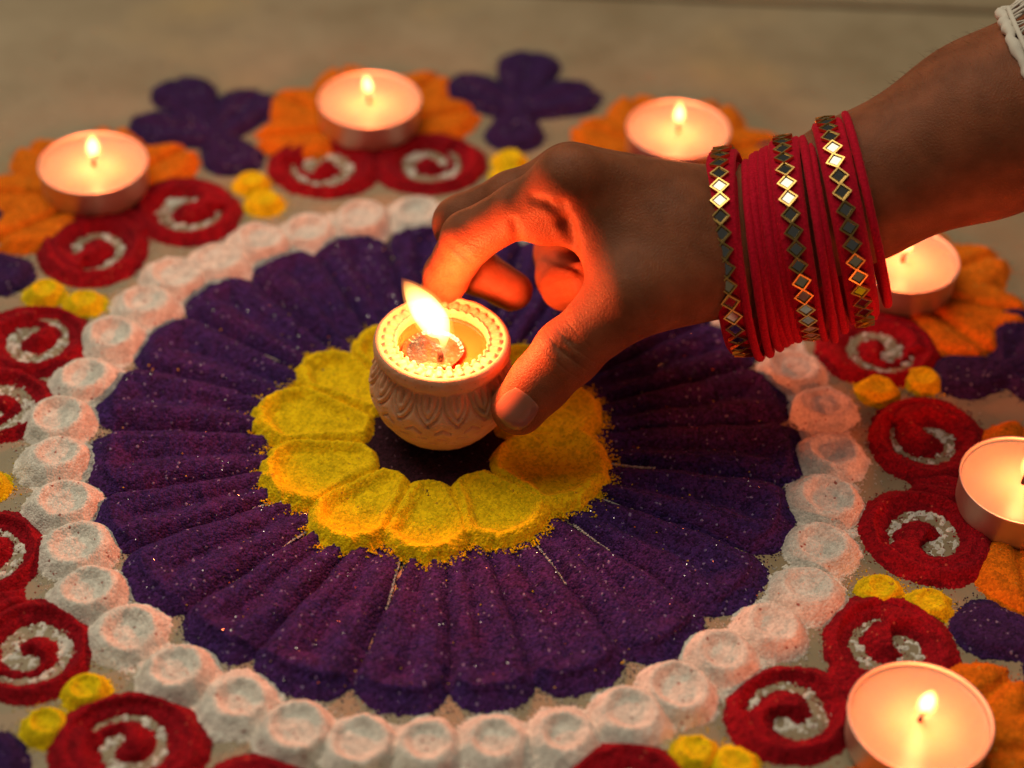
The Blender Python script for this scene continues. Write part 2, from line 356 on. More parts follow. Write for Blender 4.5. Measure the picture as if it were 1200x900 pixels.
for k in range(10):
    la, lr = LA[k]
    pr = SW.get(k, [None, None]); cs = []
    for j, sg in enumerate((1, -1)):
        cs.append(gz(pr[j][0], pr[j][1], 2)[:2] if pr[j] is not None else pol(la+sg*7.7, 150))
    cs = [c_*max(1, 143/np.hypot(*c_)) for c_ in cs]
    mid = (cs[0]+cs[1])/2
    e = empty('red_swirl_pair', (mid[0], mid[1], 0), f'pair of crimson powder swirls beside the tealight {WHERE[k]}' if k < 6 else
              {6: 'pair of crimson powder swirls, third along the ring past the forearm', 7: 'pair of crimson powder swirls, fourth along the ring past the forearm',
               8: 'pair of crimson powder swirls, fifth along the ring past the forearm', 9: 'pair of crimson powder swirls, sixth along the ring past the forearm'}[k], 'powder swirls', 'red swirl pairs round the ring')
    sws = []
    for j, sg in enumerate((1, -1)):
        c = cs[j]; oa = math.radians(la)
        # which side of the motif's axis the swirl lies decides its winding
        side = 1 if (-(c-mid)[0]*math.sin(oa)+(c-mid)[1]*math.cos(oa)) > 0 else -1
        sws.append(heap('swirl', e, M['red'], c, 22, swirl_h(c, oa, side, min(20.8+random.uniform(-.5, .5), np.hypot(*c)-124.5), 30+k*2+j), s=.5, grain=.15, seed=900+k*20+j))
        heap('dusting', e, M['white'], c, 14, lambda x, y, c=c, k_=k*2+j: -.04+.42*vn(x/2.2, y/2.2, 70+k_)+.42*vn(x/.8, y/.8, 90+k_)-np.clip(np.hypot(x-c[0], y-c[1])-11, 0, 9)*.3, s=.6, grain=.08, fray=.1, seed=3000+k*3+j)
    # the stem where both swirls run together, towards the tealight
    oa = la
    def st(x, y, m_=mid, oa=math.radians(oa)):
        u = (x-m_[0])*math.cos(oa)+(y-m_[1])*math.sin(oa); v = -(x-m_[0])*math.sin(oa)+(y-m_[1])*math.cos(oa)
        e_ = np.minimum(7.5-.35*np.abs(u-6)-np.abs(v), 12-np.abs(u-6))
        return np.where(e_ < 0, -1, 3.0*ss(-.5, 4, e_)-.9*np.exp(-(v/1.1)**2))
    heap('stem', e, M['red'], mid, 22, st, s=.6, seed=1200+k)
    rim_grains(e, M['red'], sws, 260, 2.2, (.16, .38))

TA = [153.7, 120.0, 84.6, 49.0, 14.2, -23.0, -58.5, -95.0, -131.3, -169.0]
DOTP = {1: [(310, 233), (295, 210)], 0: [(98, 350), (52, 338)], 8: [(100, 805), (52, 845)], 4: [(1030, 452), (1083, 440)], 5: [(1033, 688), (1090, 703)], 6: [(815, 878), (862, 892)], 2: [(597, 200), (597, 183)]}
TW = ['six places along the ring past the forearm tealight', 'between the two tealights farthest from the arm', 'just beyond the curled index finger', 'hidden behind the bangles', 'beside the tealight under the forearm',
      'between the first and second swirl pairs past the forearm', 'between the second and third swirl pairs past the forearm', 'between the third and fourth swirl pairs past the forearm', 'between the fourth and fifth swirl pairs past the forearm', 'between the fifth and sixth swirl pairs past the forearm']
TW[0] = 'just past the sixth swirl pair from the forearm'
for k in range(10):
    ta = TA[k]; pr = DOTP.get(k)
    cs = [gz(p_[0], p_[1], 3)[:2] for p_ in pr] if pr else [pol(ta, 140), pol(ta, 155)]
    mid = (cs[0]+cs[1])/2
    e = empty('yellow_dot_pair', (mid[0], mid[1], 0), f'two small yellow powder dots {TW[k]}', 'powder dots', 'yellow dot pairs round the ring')
    ds = []
    for j, c in enumerate(cs):
        R = 7.6+random.uniform(-.4, .4); hh = 3.6+random.uniform(-.4, .4); rc = 3.6; hc = random.uniform(.7, 1.3)
        def hf(x, y, c=c, R=R, hh=hh, hc=hc, rc=rc, s_=k*2+j):
            r = np.hypot(x-c[0], y-c[1])+.35*vn(x/3, y/3, s_)
            return np.where(r > R+.2, -1, hh*1.1*ss(R+.5, rc, r)-.2-hc*(1-ss(rc-1.6, rc+.8, r)))
        ds.append(heap('dot', e, M['lime'], c, 9.5, hf, s=.42, grain=.12, seed=1500+k*9+j))
    rim_grains(e, M['lime'], ds, 160, 2.6, (.16, .4))
    if k in (6, 7, 9): continue
    J = pol(ta, 189); e = empty('purple_powder_trefoil', (J[0], J[1], 0), f'small dark purple powder trefoil {TW[k]}', 'powder flower', 'purple trefoils round the border')
    lobes = []
    for li, (dirn, Ln, rb) in enumerate(((0, 33, 13.0), (55, 23, 13.2), (-55, 23, 13.2), (180, 15.5, 11.8))):
        a = math.radians(ta+dirn+random.uniform(-4, 4)); dv = np.array([math.cos(a), math.sin(a)])
        def hf(x, y, J=J, dv=dv, Ln=Ln, rb=rb, s_=k*5+li):
            u = (x-J[0])*dv[0]+(y-J[1])*dv[1]; v = -(x-J[0])*dv[1]+(y-J[1])*dv[0]
            t = np.clip(u/Ln, 0, 1); r = 6.5+(rb-6.5)*t**.8
            e_ = r-np.hypot(u-t*Ln, v)+.4*vn(x/4, y/4, s_)
            g = 1.1*np.exp(-(v/2.6)**2)*ss(0, 6, u) if Ln > 20 else 1.0*np.exp(-((u-Ln)**2+v*v)/14)
            return np.where(e_ < 0, -1, 3.0*ss(-.6, 5.5, e_)-g)
        lobes.append(heap('petal', e, M['dark_purple'], J+dv*Ln*.6, 28, hf, s=.6, grain=.16, seed=1700+k*9+li))
    rim_grains(e, M['dark_purple'], lobes, 120, 1.6, (.16, .38))

OR_DIR = (-82, -40, 3, 45, 84)
for k in (0, 1, 2, 3, 4, 5, 7, 9):
    la, lr = LA[k]; c0 = pol(la, lr)
    e = empty('orange_powder_flower', (c0[0], c0[1], 0), f'orange powder petals fanned around the tealight {WHERE[k]}' if k < 6 else f'orange powder petals fanned beyond the swirl pair {WHERE[k]}', 'powder flower', 'orange petal fans round the border')
    ops = []
    for j, dd in enumerate(OR_DIR):
        a = math.radians(la+dd+random.uniform(-4, 4)); dv = np.array([math.cos(a), math.sin(a)]); Ln = 49+random.uniform(-2, 2)
        if abs(dd) > 60: Ln = 45
        def hf(x, y, c0=c0, dv=dv, Ln=Ln, s_=k*7+j):
            u = (x-c0[0])*dv[0]+(y-c0[1])*dv[1]; v = -(x-c0[0])*dv[1]+(y-c0[1])*dv[0]
            t = np.clip((u-4)/(Ln-4), 0, 1)
            wd = 16.2*np.sin(np.clip(t*.94+.06, 0, 1)**1.25*math.pi)**.62
            e_ = np.minimum(wd-np.abs(v), Ln-u)+.5*vn(x/5, y/5, s_)
            h = 3.8*ss(-.8, 7, e_)-2.2*np.exp(-((v-.5*vn(u/8, u*0, s_))/1.9)**2)*ss(8, 16, u)-.35
            return np.where((e_ < 0) | (u < 3), -1, h)
        ops.append(heap('petal', e, M['orange'], c0+dv*Ln*.5, 31, hf, s=.6, grain=.16, seed=2000+k*11+j))
    rim_grains(e, M['orange'], ops, 110, 1.8, (.16, .38))

# stray grains of other colours over everything
def stray(mat, n, rmin, rmax, z, name):
    a = RNG.uniform(0, 6.283, n); r = np.sqrt(RNG.uniform(rmin**2, rmax**2, n))
    P = np.stack([r*np.cos(a), r*np.sin(a), z+RNG.uniform(-.3, .6, n)], -1)
    o = grains(name, None, mat, P, (.16, .38)); return o
tag(stray(M['yellow'], 260, 50, 104, 2.6, 'stray_yellow_grains'), 'stray yellow grains sprinkled over the purple daisy', 'powder grains', kind='stuff')
tag(stray(M['orange'], 120, 60, 128, 3.0, 'stray_orange_grains'), 'stray orange grains sprinkled over daisy and white ring', 'powder grains', kind='stuff')

for mk_, nm_, lb_ in (('orange', 'spilled_orange_grains', 'orange grains spilled on the bare stone outside the border'), ('dark_purple', 'spilled_purple_grains', 'purple grains spilled on the bare stone outside the border'), ('white', 'spilled_white_grains', 'white grains spilled between the red swirls and on the bare stone')):
    tag(stray(M[mk_], 900, 126 if mk_ == 'white' else 165, 285, .3, nm_), lb_, 'powder grains', kind='stuff')

# ------------------------------------------------------------------ flames
def flame_mat(name, z0, z1, strength, mantle=False):
    """hot gas: an emitting volume, faint and bluish at the root, bright above"""
    mt = bpy.data.materials.new(name); mt.use_nodes = True; nt = mt.node_tree; N, L = nt.nodes, nt.links
    N.remove(N['Principled BSDF']); out = N['Material Output']
    tc = N.new('ShaderNodeTexCoord'); sx = N.new('ShaderNodeSeparateXYZ'); L.new(tc.outputs['Object'], sx.inputs[0])
    r = N.new('ShaderNodeValToRGB'); cr = r.color_ramp
    cr.elements[0].position = 0; cr.elements[0].color = (.04, .03, .10, 1); cr.elements[1].position = 1; cr.elements[1].color = (.55, .16, .03, 1)
    for p_, c_ in ((.12, (.14, .06, .06, 1)), (.22, (.7, .26, .06, 1)), (.36, (1, .52, .17, 1)), (.72, (1, .56, .20, 1)), (.9, (.9, .33, .07, 1))):
        el = cr.elements.new(p_); el.color = c_
    if mantle:
        for el, c_ in zip(cr.elements, ((.05, .03, .12, 1), (.25, .08, .05, 1), (.8, .25, .04, 1), (1, .34, .06, 1), (1, .34, .06, 1), (1, .28, .04, 1), (.6, .12, .02, 1))): el.color = c_
    L.new(mapr(N, L, sx.outputs[2], z0*MM, z1*MM, 0, 1), r.inputs[0])
    em = N.new('ShaderNodeEmission'); em.inputs['Strength'].default_value = strength; L.new(r.outputs[0], em.inputs['Color'])
    L.new(em.outputs[0], out.inputs['Volume']); return mt
def sweep(spine, rad, n=28, sub=6, sq=1.0):
    P = np.array(spine, float); R = np.array(rad, float); t = np.arange(len(P)); tt = np.linspace(0, len(P)-1, (len(P)-1)*sub+1)
    def cr(A):
        A = np.asarray(A); out = []
        for x in tt:
            i = min(int(x), len(P)-2); f = x-i
            p0, p1, p2, p3 = A[max(i-1, 0)], A[i], A[i+1], A[min(i+2, len(P)-1)]
            out.append(.5*((2*p1)+(-p0+p2)*f+(2*p0-5*p1+4*p2-p3)*f*f+(-p0+3*p1-3*p2+p3)*f**3))
        return np.array(out)
    return tube(cr(P), np.maximum(cr(R), .05), n)
def flame_light(name, loc, power, rad, parent):
    l = bpy.data.lights.new(name, 'POINT'); l.energy = power; l.color = FLAME_COL; l.shadow_soft_size = rad*MM
    o = bpy.data.objects.new(name, l); COL.objects.link(o); o.parent = parent
    o.location = (np.array(loc)-np.array(parent.location)/MM)*MM

# ------------------------------------------------------------------ tealights
def wax_mat():
    mt, nt, N, L, b = nmat('candle_wax')
    b.inputs['Base Color'].default_value = (0.48, 0.41, 0.32, 1); b.inputs['Roughness'].default_value = .28; b.inputs['Specular IOR Level'].default_value = .15
    b.inputs['Subsurface Weight'].default_value = 1; b.inputs['Subsurface Radius'].default_value = (1, .45, .2); b.inputs['Subsurface Scale'].default_value = .006
    return mt
M['wax'] = wax_mat()
def alu():
    mt, nt, N, L, b = nmat('tealight_cup_metal'); b.inputs['Base Color'].default_value = (.80, .70, .62, 1); b.inputs['Metallic'].default_value = 1
    b.inputs['Roughness'].default_value = .5
    tc = N.new('ShaderNodeTexCoord'); n = N.new('ShaderNodeTexNoise'); n.inputs['Scale'].default_value = 300; L.new(tc.outputs['Object'], n.inputs['Vector'])
    bp = N.new('ShaderNodeBump'); bp.inputs['Strength'].default_value = .15; bp.inputs['Distance'].default_value = .0005; L.new(n.outputs['Fac'], bp.inputs['Height']); L.new(bp.outputs[0], b.inputs['Normal'])
    return mt
M['cup'] = alu(); M['wick'] = simple('burnt_wick', (.02, .015, .012), .9)
M['tl_flame'] = flame_mat('tealight_flame', 0, 13, 210, True); M['tl_core'] = flame_mat('tealight_flame_core', -1, 12, 620)
TLAB = ['lit tealight between two purple trefoils, the next along from the one behind the fingers', 'lit tealight behind the curled fingers, above a pair of red swirls', 'lit tealight right behind the back of the hand',
        'lit tealight partly hidden under the forearm', 'lit tealight with a tall flame, first along the ring past the forearm', 'lit tealight covering the edge of a red swirl, second past the forearm']
cupV, cupQ = lathe([(0.0, .2), (17.2, .2), (18.3, .7), (18.7, 2), (19.0, 10.9), (19.35, 11.6), (19.35, 12.0), (18.95, 12.0), (18.7, 11.4), (18.4, 3), (17, 1.0), (0.0, 1.0)], 72)
waxV, waxQ = lathe([(0, 1.1), (17, 1.2), (18.35, 3.2), (18.62, 11.0), (18.0, 10.5), (16.8, 10.1), (14, 9.85), (8, 9.8), (3, 9.9), (1.2, 10.4), (0, 10.6)], 72)
cup_me = mesh('cup', cupV, cupQ); cup_me.materials.append(M['cup']); wax_me = mesh('wax', waxV, waxQ); wax_me.materials.append(M['wax'])
flm = {}
def tealight(i, c, rz, hgt, lean):
    t = empty('tealight', (c[0], c[1], 1.2), TLAB[i], 'candle', 'tealights round the border'); t.rotation_euler[2] = rz
    for nm, me in (('cup', cup_me), ('wax', wax_me)):
        o = bpy.data.objects.new(nm, me); COL.objects.link(o); o.parent = t
    V, Q = tube([(0, 0, 9.8), (.1, 0, 11.8), (.5, .1, 13.8), (1.4, .2, 15.4)], [.75, .7, .6, .5], 8)
    me = mesh('wick', V, Q); me.materials.append(M['wick']); o = bpy.data.objects.new('wick', me); COL.objects.link(o); o.parent = t
    sp = [(.2, 0, 15.6), (.4, 0, 17.2), (.6+lean*.1, 0, 19.6), (.7+lean*.4, 0, 22.5), (.7+lean*.8, 0, 25.5), (.6+lean, 0, 15.6+hgt)]
    fr_ = np.array([.5, 1.9, 2.8, 2.7, 1.6, .15])*random.uniform(.85, 1.1); sp = np.array(sp)-(0, 0, 15.6)
    V, Q = sweep(sp, fr_, 24)
    me = mesh('flame', V, Q); me.materials.append(M['tl_flame']); o = bpy.data.objects.new('flame', me); COL.objects.link(o); o.parent = t; o.location = (0, 0, 12.4*MM); fo = o
    V, Q = sweep((sp*.80+(.1, 0, 2.0)), fr_*.72, 20); me = mesh('flame_core', V, Q); me.materials.append(M['tl_core']); o = bpy.data.objects.new('flame_core', me); COL.objects.link(o); o.parent = fo
    l = bpy.data.lights.new('tealight_glow', 'POINT'); l.energy = .045; l.color = FLAME_COL; l.shadow_soft_size = 2.5*MM
    lo = bpy.data.objects.new('tealight_glow', l); COL.objects.link(lo); lo.parent = t; lo.location = (.6*MM, 0, 21.0*MM)
TLPX = [(109, 190), (433, 116), (795, 150), (1058, 302), (1200, 562), (1079, 840)]
for i, (px, py) in enumerate(TLPX):
    c = gz(px, py, 13.2); tealight(i, c, random.uniform(-3, 3), (12.5, 11.0, 14.0, 11.5, 18.0, 12.5)[i], (.4, 1.6, .6, -1, .5, 1.2)[i])

# ------------------------------------------------------------------ clay lamp
PX, PY, PZ = -2.0, 7.0, 2.0
pot = empty('clay_pot_lamp', (PX, PY, PZ), 'small carved terracotta pot lamp burning, held between thumb and finger', 'oil lamp')
def clay():
    mt, nt, N, L, b = nmat('pale_terracotta'); g = N.new('ShaderNodeNewGeometry')
    n = N.new('ShaderNodeTexNoise'); n.inputs['Scale'].default_value = 160; n.inputs['Detail'].default_value = 6; L.new(g.outputs['Position'], n.inputs['Vector'])
    f = N.new('ShaderNodeTexNoise'); f.inputs['Scale'].default_value = 1500; f.inputs['Detail'].default_value = 2; L.new(g.outputs['Position'], f.inputs['Vector'])
    v = N.new('ShaderNodeTexVoronoi'); v.inputs['Scale'].default_value = 330; L.new(g.outputs['Position'], v.inputs['Vector'])
    c = mixc(N, L, mapr(N, L, n.outputs['Fac'], .35, .7, 0, 1), (.66, .325, .165), (.76, .43, .25))
    c = mixc(N, L, mapr(N, L, f.outputs['Fac'], .35, .7, 0, .35), c, (.70, .50, .38))
    c = mixc(N, L, mapr(N, L, v.outputs['Distance'], .0, .14, .75, 0), c, (.30, .13, .07))
    L.new(c, b.inputs['Base Color']); b.inputs['Roughness'].default_value = .72
    bp = N.new('ShaderNodeBump'); bp.inputs['Strength'].default_value = .35; bp.inputs['Distance'].default_value = .0003; L.new(f.outputs['Fac'], bp.inputs['Height']); L.new(bp.outputs[0], b.inputs['Normal'])
    return mt
M['clay'] = clay()
def dens(pts, n):
    P = np.array(pts, float); d = np.r_[0, np.cumsum(np.hypot(*np.diff(P, axis=0).T))]; t = np.linspace(0, d[-1], n)
    return np.stack([np.interp(t, d, P[:, 0]), np.interp(t, d, P[:, 1])], -1)
def smooth_prof(P, it=6):
    P = P.copy()
    for _ in range(it): P[1:-1] = .5*P[1:-1]+.25*(P[:-2]+P[2:])
    return P
body = smooth_prof(dens([(0.01, 0), (9.5, 0), (12.2, .8), (16.4, 4.6), (20.3, 10.2), (22.2, 15.8), (22.3, 20.5), (21.0, 25), (19.4, 28.2), (18.9, 29.7), (19.3, 30.5), (20.5, 31.2), (20.9, 32.2), (20.8, 34.8), (20.3, 35.9), (19.4, 36.25), (14.6, 35.6), (13.9, 35.0), (13.6, 33.5), (13.4, 30), (12, 22), (0.01, 20)], 330), 4)
nth = 400; th = np.arange(nth)*2*math.pi/nth
tan = np.gradient(body, axis=0); tan /= np.linalg.norm(tan, axis=1)[:, None]+1e-9; nr = np.stack([tan[:, 1], -tan[:, 0]], -1)
R_, Z_ = body[:, :1], body[:, 1:]; arc = np.r_[0, np.cumsum(np.linalg.norm(np.diff(body, axis=0), axis=1))]
TH = np.repeat(th[None], len(body), 0); RR = np.repeat(R_, nth, 1); ZZ = np.repeat(Z_, nth, 1)
disp = np.zeros_like(TH)
iz = np.arange(len(body))[:, None]; inner0 = int(np.argmax(body[:, 1])); wide = (iz < inner0)
# lotus petals on the belly
neck = int(np.argmin(np.where((body[:, 1] > 27) & (body[:, 1] < 31) & (np.arange(len(body)) < inner0), body[:, 0], 99)))
T = np.repeat((arc[neck]-arc)[:, None], nth, 1)                       # mm below the neck
def cell(n, ph): return (np.mod(TH*n/(2*math.pi)+ph+.5, 1)-.5)*(2*math.pi*21.5/n)
S = cell(15, .1)
def line(dv, wdt): return np.exp(-(dv/wdt)**2)
belly = wide & (T > .2) & (T < 24)
w1 = 4.15*np.clip(1-(np.clip(T, 0, 11)/11)**3.4, 0, 1); w2 = 2.65*np.clip(1-(np.clip(T, 0, 8.6)/8.6)**3.2, 0, 1)
gv = -.66*line((np.abs(S)-w1)*.7, .46)*(T < 11.6)-.58*line((np.abs(S)-w2)*.7, .42)*(T < 9.2)-.6*line(S, .55)*ss(6.2, 5.0, T)*(T > .8)
gv = 1.5*np.maximum(gv, -.7)+.40*ss(.2, -.8, np.abs(S)-w1)*(T < 11)
S2 = cell(15, .6)
gv = gv-.75*line((T-(12.2+np.abs(S2)*-.0+np.abs(np.abs(S2))*.75))*.8, .40)*(np.abs(S2) < 2.6)
S3 = cell(22, .3)
gv = gv-.6*line(T-16.8, .38)*ss(2.0, 1.4, np.abs(S3))-.55*line(T-19.2, .35)*ss(1.6, 1.0, np.abs(cell(22, .8)))
disp = np.where(belly, gv*ss(.2, 1.2, T), 0)
# flutes on the flat of the rim
Sr = (np.mod(TH*32/(2*math.pi)+.5, 1)-.5)*(2*math.pi*16.6/32)
rimtop = (RR > 14.2) & (RR < 19.9) & (ZZ > 35)
ee = np.hypot(Sr*(16.6/16.6), np.clip(RR-16.9, 0, None))-1.32
fl_ = -1.15*ss(19.0, 18.4, RR)*ss(14.3, 14.9, RR)+1.05*ss(.10, -.75, ee)
disp = np.where(rimtop, disp+fl_, disp)
disp = disp+.10*vn(TH*9, ZZ*.5+RR*.3, 3)+.05*vn(TH*40, ZZ*2+RR, 5)
R2 = RR+disp*np.repeat(nr[:, :1], nth, 1); Z2 = ZZ+disp*np.repeat(nr[:, 1:], nth, 1)
V = np.stack([PX+R2*np.cos(TH), PY+R2*np.sin(TH), PZ+Z2], -1).reshape(-1, 3)
_, Q = lathe(body, nth)
obj('body', V, Q, M['clay'], pot)
def oil():
    mt, nt, N, L, b = nmat('melted_orange_wax'); b.inputs['Base Color'].default_value = (.72, .15, .035, 1); b.inputs['Roughness'].default_value = .06
    b.inputs['Subsurface Weight'].default_value = .6; b.inputs['Subsurface Radius'].default_value = (1, .4, .15); b.inputs['Subsurface Scale'].default_value = .004
    return mt
M['oil'] = oil()
V, Q = lathe([(0, 22), (12.3, 24), (13.55, 33.0), (13.1, 32.45), (12, 32.2), (6, 32.15), (0, 32.15)], 72, PX, PY); V[:, 2] += PZ
obj('melted_wax', V, Q, M['oil'], pot)
def foil():
    mt, nt, N, L, b = nmat('gold_foil'); b.inputs['Metallic'].default_value = 1; b.inputs['Roughness'].default_value = .26
    tc = N.new('ShaderNodeTexCoord'); n = N.new('ShaderNodeTexNoise'); n.inputs['Scale'].default_value = 700; n.inputs['Detail'].default_value = 5; L.new(tc.outputs['Object'], n.inputs['Vector'])
    L.new(mixc(N, L, mapr(N, L, n.outputs['Fac'], .4, .7, 0, 1), (.95, .80, .48), (.75, .55, .25)), b.inputs['Base Color'])
    bp = N.new('ShaderNodeBump'); bp.inputs['Strength'].default_value = .35; bp.inputs['Distance'].default_value = .0003; L.new(n.outputs['Fac'], bp.inputs['Height']); L.new(bp.outputs[0], b.inputs['Normal'])
    return mt
M['foil'] = foil()
dc = gz(508, 411, PZ+33.4)
rr = np.linspace(0, 9.2, 26); V, Q = lathe([(max(r, .01), 0) for r in rr], 96, dc[0], dc[1])
rad = np.hypot(V[:, 0]-dc[0], V[:, 1]-dc[1]); aa = np.arctan2(V[:, 1]-dc[1], V[:, 0]-dc[0])
V[:, 2] = dc[2]+.10*vn(V[:, 0]/2.4, V[:, 1]/2.4, 4)+.05*vn(V[:, 0]/.9, V[:, 1]/.9, 8)+.5*ss(8, 9.2, rad)+.15*np.sin(aa*30)*ss(7, 9, rad)
k_ = 1+.03*vn(aa*3, aa*0, 2)*ss(8, 9.2, rad); V[:, 0] = dc[0]+(V[:, 0]-dc[0])*k_; V[:, 1] = dc[1]+(V[:, 1]-dc[1])*k_
dsk = obj('floating_wick_disc', V, Q, M['foil'], pot, loc=tuple(dc))
FB = gz(516, 420, PZ+34)
V, Q = tube([FB+(0, .3, -.5), FB+(0, 0, 1.6), FB+(-.3, -.2, 3.2)], [1.1, .95, .7], 8); obj('wick', V, Q, M['wick'], pot)
def fpt(px, py, dy=0):
    v = _d+(px-600)/F*_r-(py-450)/F*_u; return CAM+v*((FB[1]+dy-CAM[1])/v[1])
sp = [fpt(513, 418), fpt(520, 409), fpt(521, 396), fpt(511, 380), fpt(498, 362), fpt(486, 346), fpt(477, 334), fpt(470, 325)]
V, Q = sweep(sp, [.4, 1.6, 3.2, 5.2, 5.3, 3.9, 2.0, .12], 32)
M['pot_flame'] = flame_mat('lamp_flame', 0, (sp[-1][2]-sp[0][2]), 75, True)
fo = obj('flame', V, Q, M['pot_flame'], pot, loc=tuple(sp[0]))
cs_ = [sp[0]*.2+sp[1]*.8]+[sp[k_]+np.array([.25, 0, -.4]) for k_ in (2, 3, 4, 5, 6)]+[sp[7]*.55+sp[6]*.45]
cs_ = [np.array(p_) for p_ in cs_]; cs_[1] = sp[2]*.85+sp[3]*.15
V, Q = sweep(cs_, [.5, 1.9, 4.2, 4.5, 3.2, 1.5, .08], 28)
M['pot_core'] = flame_mat('lamp_flame_core', -3, 27, 420)
me = mesh('flame_core', V-sp[0], Q); me.materials.append(M['pot_core']); co_ = bpy.data.objects.new('flame_core', me); COL.objects.link(co_); co_.parent = fo
for fp, pw, fr in ((sp[3]*.9+sp[2]*.1, .135, 4.0), (sp[3]*.65+sp[4]*.35, .125, 4.0)):
    flame_light('lamp_glow', fp, pw, fr, pot)

# ------------------------------------------------------------------ hand and arm
AXES = np.stack([_r, _u, _d])                      # rows: image right, image up, depth
def cam_pt(px, py, dp): return np.array([(px-600)/F*dp, -(py-450)/F*dp, dp])
def to_world(P): return CAM+np.asarray(P)@AXES
GS = .75
lo_ = np.array([-30.0, -27.0, 545.0]); hi_ = np.array([215.0, 128.0, 668.0])
n3 = np.ceil((hi_-lo_)/GS).astype(int)+1
def new(): return np.full(n3, 60.0, np.float32)
def smin(a, b, k):
    h = np.clip(.5+.5*(b-a)/k, 0, 1); return b+(a-b)*h-k*h*(1-h)
def rcone_pts(P, a, b, r1, r2):
    ba = b-a; l2 = ba@ba; rr_ = r1-r2; a2 = l2-rr_*rr_; il2 = 1/l2
    pa = P-a; y = pa@ba; z = y-l2; q = pa*l2-y[..., None]*ba; x2 = (q*q).sum(-1); y2 = y*y*l2; z2 = z*z*l2
    k = np.sign(rr_)*rr_*rr_*x2
    o1 = np.sqrt(x2+z2)*il2-r2; o2 = np.sqrt(x2+y2)*il2-r1; o3 = (np.sqrt(x2*a2*il2)+y*rr_)*il2-r1
    return np.where(np.sign(z)*a2*z2 > k, o1, np.where(np.sign(y)*a2*y2 < k, o2, o3))
def rcone(D, A, B, k, pad=14):
    a, b = cam_pt(*A[:3]), cam_pt(*B[:3]); r1, r2 = A[3], B[3]
    if np.linalg.norm(a-b) < abs(r1-r2)+.01: b = a+(b-a)/max(np.linalg.norm(a-b), 1e-6)*(abs(r1-r2)+.05)
    mn = np.minimum(a-r1, b-r2)-pad; mx = np.maximum(a+r1, b+r2)+pad
    i0 = np.clip(np.floor((mn-lo_)/GS).astype(int), 0, n3-1); i1 = np.clip(np.ceil((mx-lo_)/GS).astype(int)+1, 1, n3)
    if (i1 <= i0).any(): return
    g = np.stack(np.meshgrid(*[lo_[k_]+np.arange(i0[k_], i1[k_])*GS for k_ in range(3)], indexing='ij'), -1)
    s_ = tuple(slice(i0[k_], i1[k_]) for k_ in range(3))
    D[s_] = smin(D[s_], rcone_pts(g, a, b, r1, r2).astype(np.float32), k)
palm = new()
HAND = [((905, 252, 593, 11.0), (668, 215, 578, 9.4), 5), ((908, 256, 600, 11.0), (668, 209, 596, 9.5), 6), ((912, 262, 606, 11.0), (682, 214, 614, 9.2), 6), ((916, 272, 610, 10.0), (702, 228, 630, 8.6), 6),
        ((885, 303, 590, 14.6), (745, 342, 575, 11.8), 9), ((815, 290, 582, 12.5), (722, 298, 580, 8.6), 9), ((790, 265, 582, 11), (700, 258, 583, 7.8), 8),
        ((690, 246, 584, 8.5), (640, 254, 587, 7.6), 6), ((690, 246, 600, 9), (645, 250, 602, 7.6), 6), ((860, 312, 605, 15.5), (740, 275, 612, 13), 9),
        ((1000, 225, 600, 19.6), (912, 272, 601, 17.8), 8), ((912, 270, 598, 17.8), (850, 289, 596, 17.0), 8), ((1155, 150, 599, 24.8), (1000, 223, 600, 19.8), 8), ((1320, 72, 598, 29), (1155, 150, 599, 24.8), 8),
        ((672, 206, 575, 7.4), (664, 207, 575, 7.2), 4), ((760, 218, 579, 3.2), (690, 200, 574, 3.4), 4)]
for A, B, k in HAND: rcone(palm, A, B, k)
FING = {'thumb': [(745, 342, 575, 11.6), (705, 377, 579, 9.6), (665, 413, 583.5, 9.7), (634, 447, 588, 8.7), (608, 477, 591, 8.5)],
        'index': [(668, 215, 578, 9.2), (608, 245, 587, 7.8), (549, 279, 597, 8.1), (535, 303, 604, 7.0), (524, 322, 611, 7.1), (514, 354, 623, 6.3)],
        'middle': [(668, 209, 597, 9.2), (600, 233, 604, 8.3), (540, 262, 611, 8.4), (545, 292, 622, 7.4), (556, 316, 629, 7.5), (601, 341, 626, 6.4)],
        'ring': [(682, 214, 615, 9), (660, 262, 630, 8), (655, 298, 638, 8), (655, 325, 628, 7.2), (662, 336, 618, 7.2), (688, 330, 605, 6.2)],
        'little': [(702, 228, 631, 8), (690, 268, 640, 7), (682, 298, 645, 7), (690, 322, 634, 6.4), (708, 322, 618, 5.8)]}
body_d = palm.copy(); FD = {}
for nm, ch in FING.items():
    D = new()
    for A, B in zip(ch[:-1], ch[1:]): rcone(D, A, B, 2.5 if nm != 'thumb' else 3.5)
    FD[nm] = ch
    body_d = smin(body_d, smin(palm, D, 6.5), 1.8)
def carve(D, A, B, k):
    N_ = -D; T2 = new(); rcone(T2, A, B, .01, 6); D[...] = -smin(N_, T2, k)
def surf_depth(px, py):
    for dp in np.arange(548, 660, .4):
        g_ = np.round((cam_pt(px, py, dp)-lo_)/GS).astype(int)
        if (g_ >= 0).all() and (g_ < n3).all() and body_d[tuple(g_)] < 0: return dp
    return None
def crease_line(pts, r, k, sink=.2):
    pp = [(x, y, surf_depth(x, y)) for x, y in pts]; pp = [p_ for p_ in pp if p_[2] is not None]
    for a_, b_ in zip(pp[:-1], pp[1:]): carve(body_d, (a_[0], a_[1], a_[2]-sink, r), (b_[0], b_[1], b_[2]-sink, r*.8), k)
crease_line([(607, 283), (605, 272), (602, 260)], .8, 2.2)
crease_line([(657, 242), (664, 262), (671, 285)], 1.2, 3.4)
crease_line([(624, 233), (640, 238), (650, 246)], .6, 2.6)
crease_line([(527, 286), (540, 297), (552, 306)], .5, 1.8)
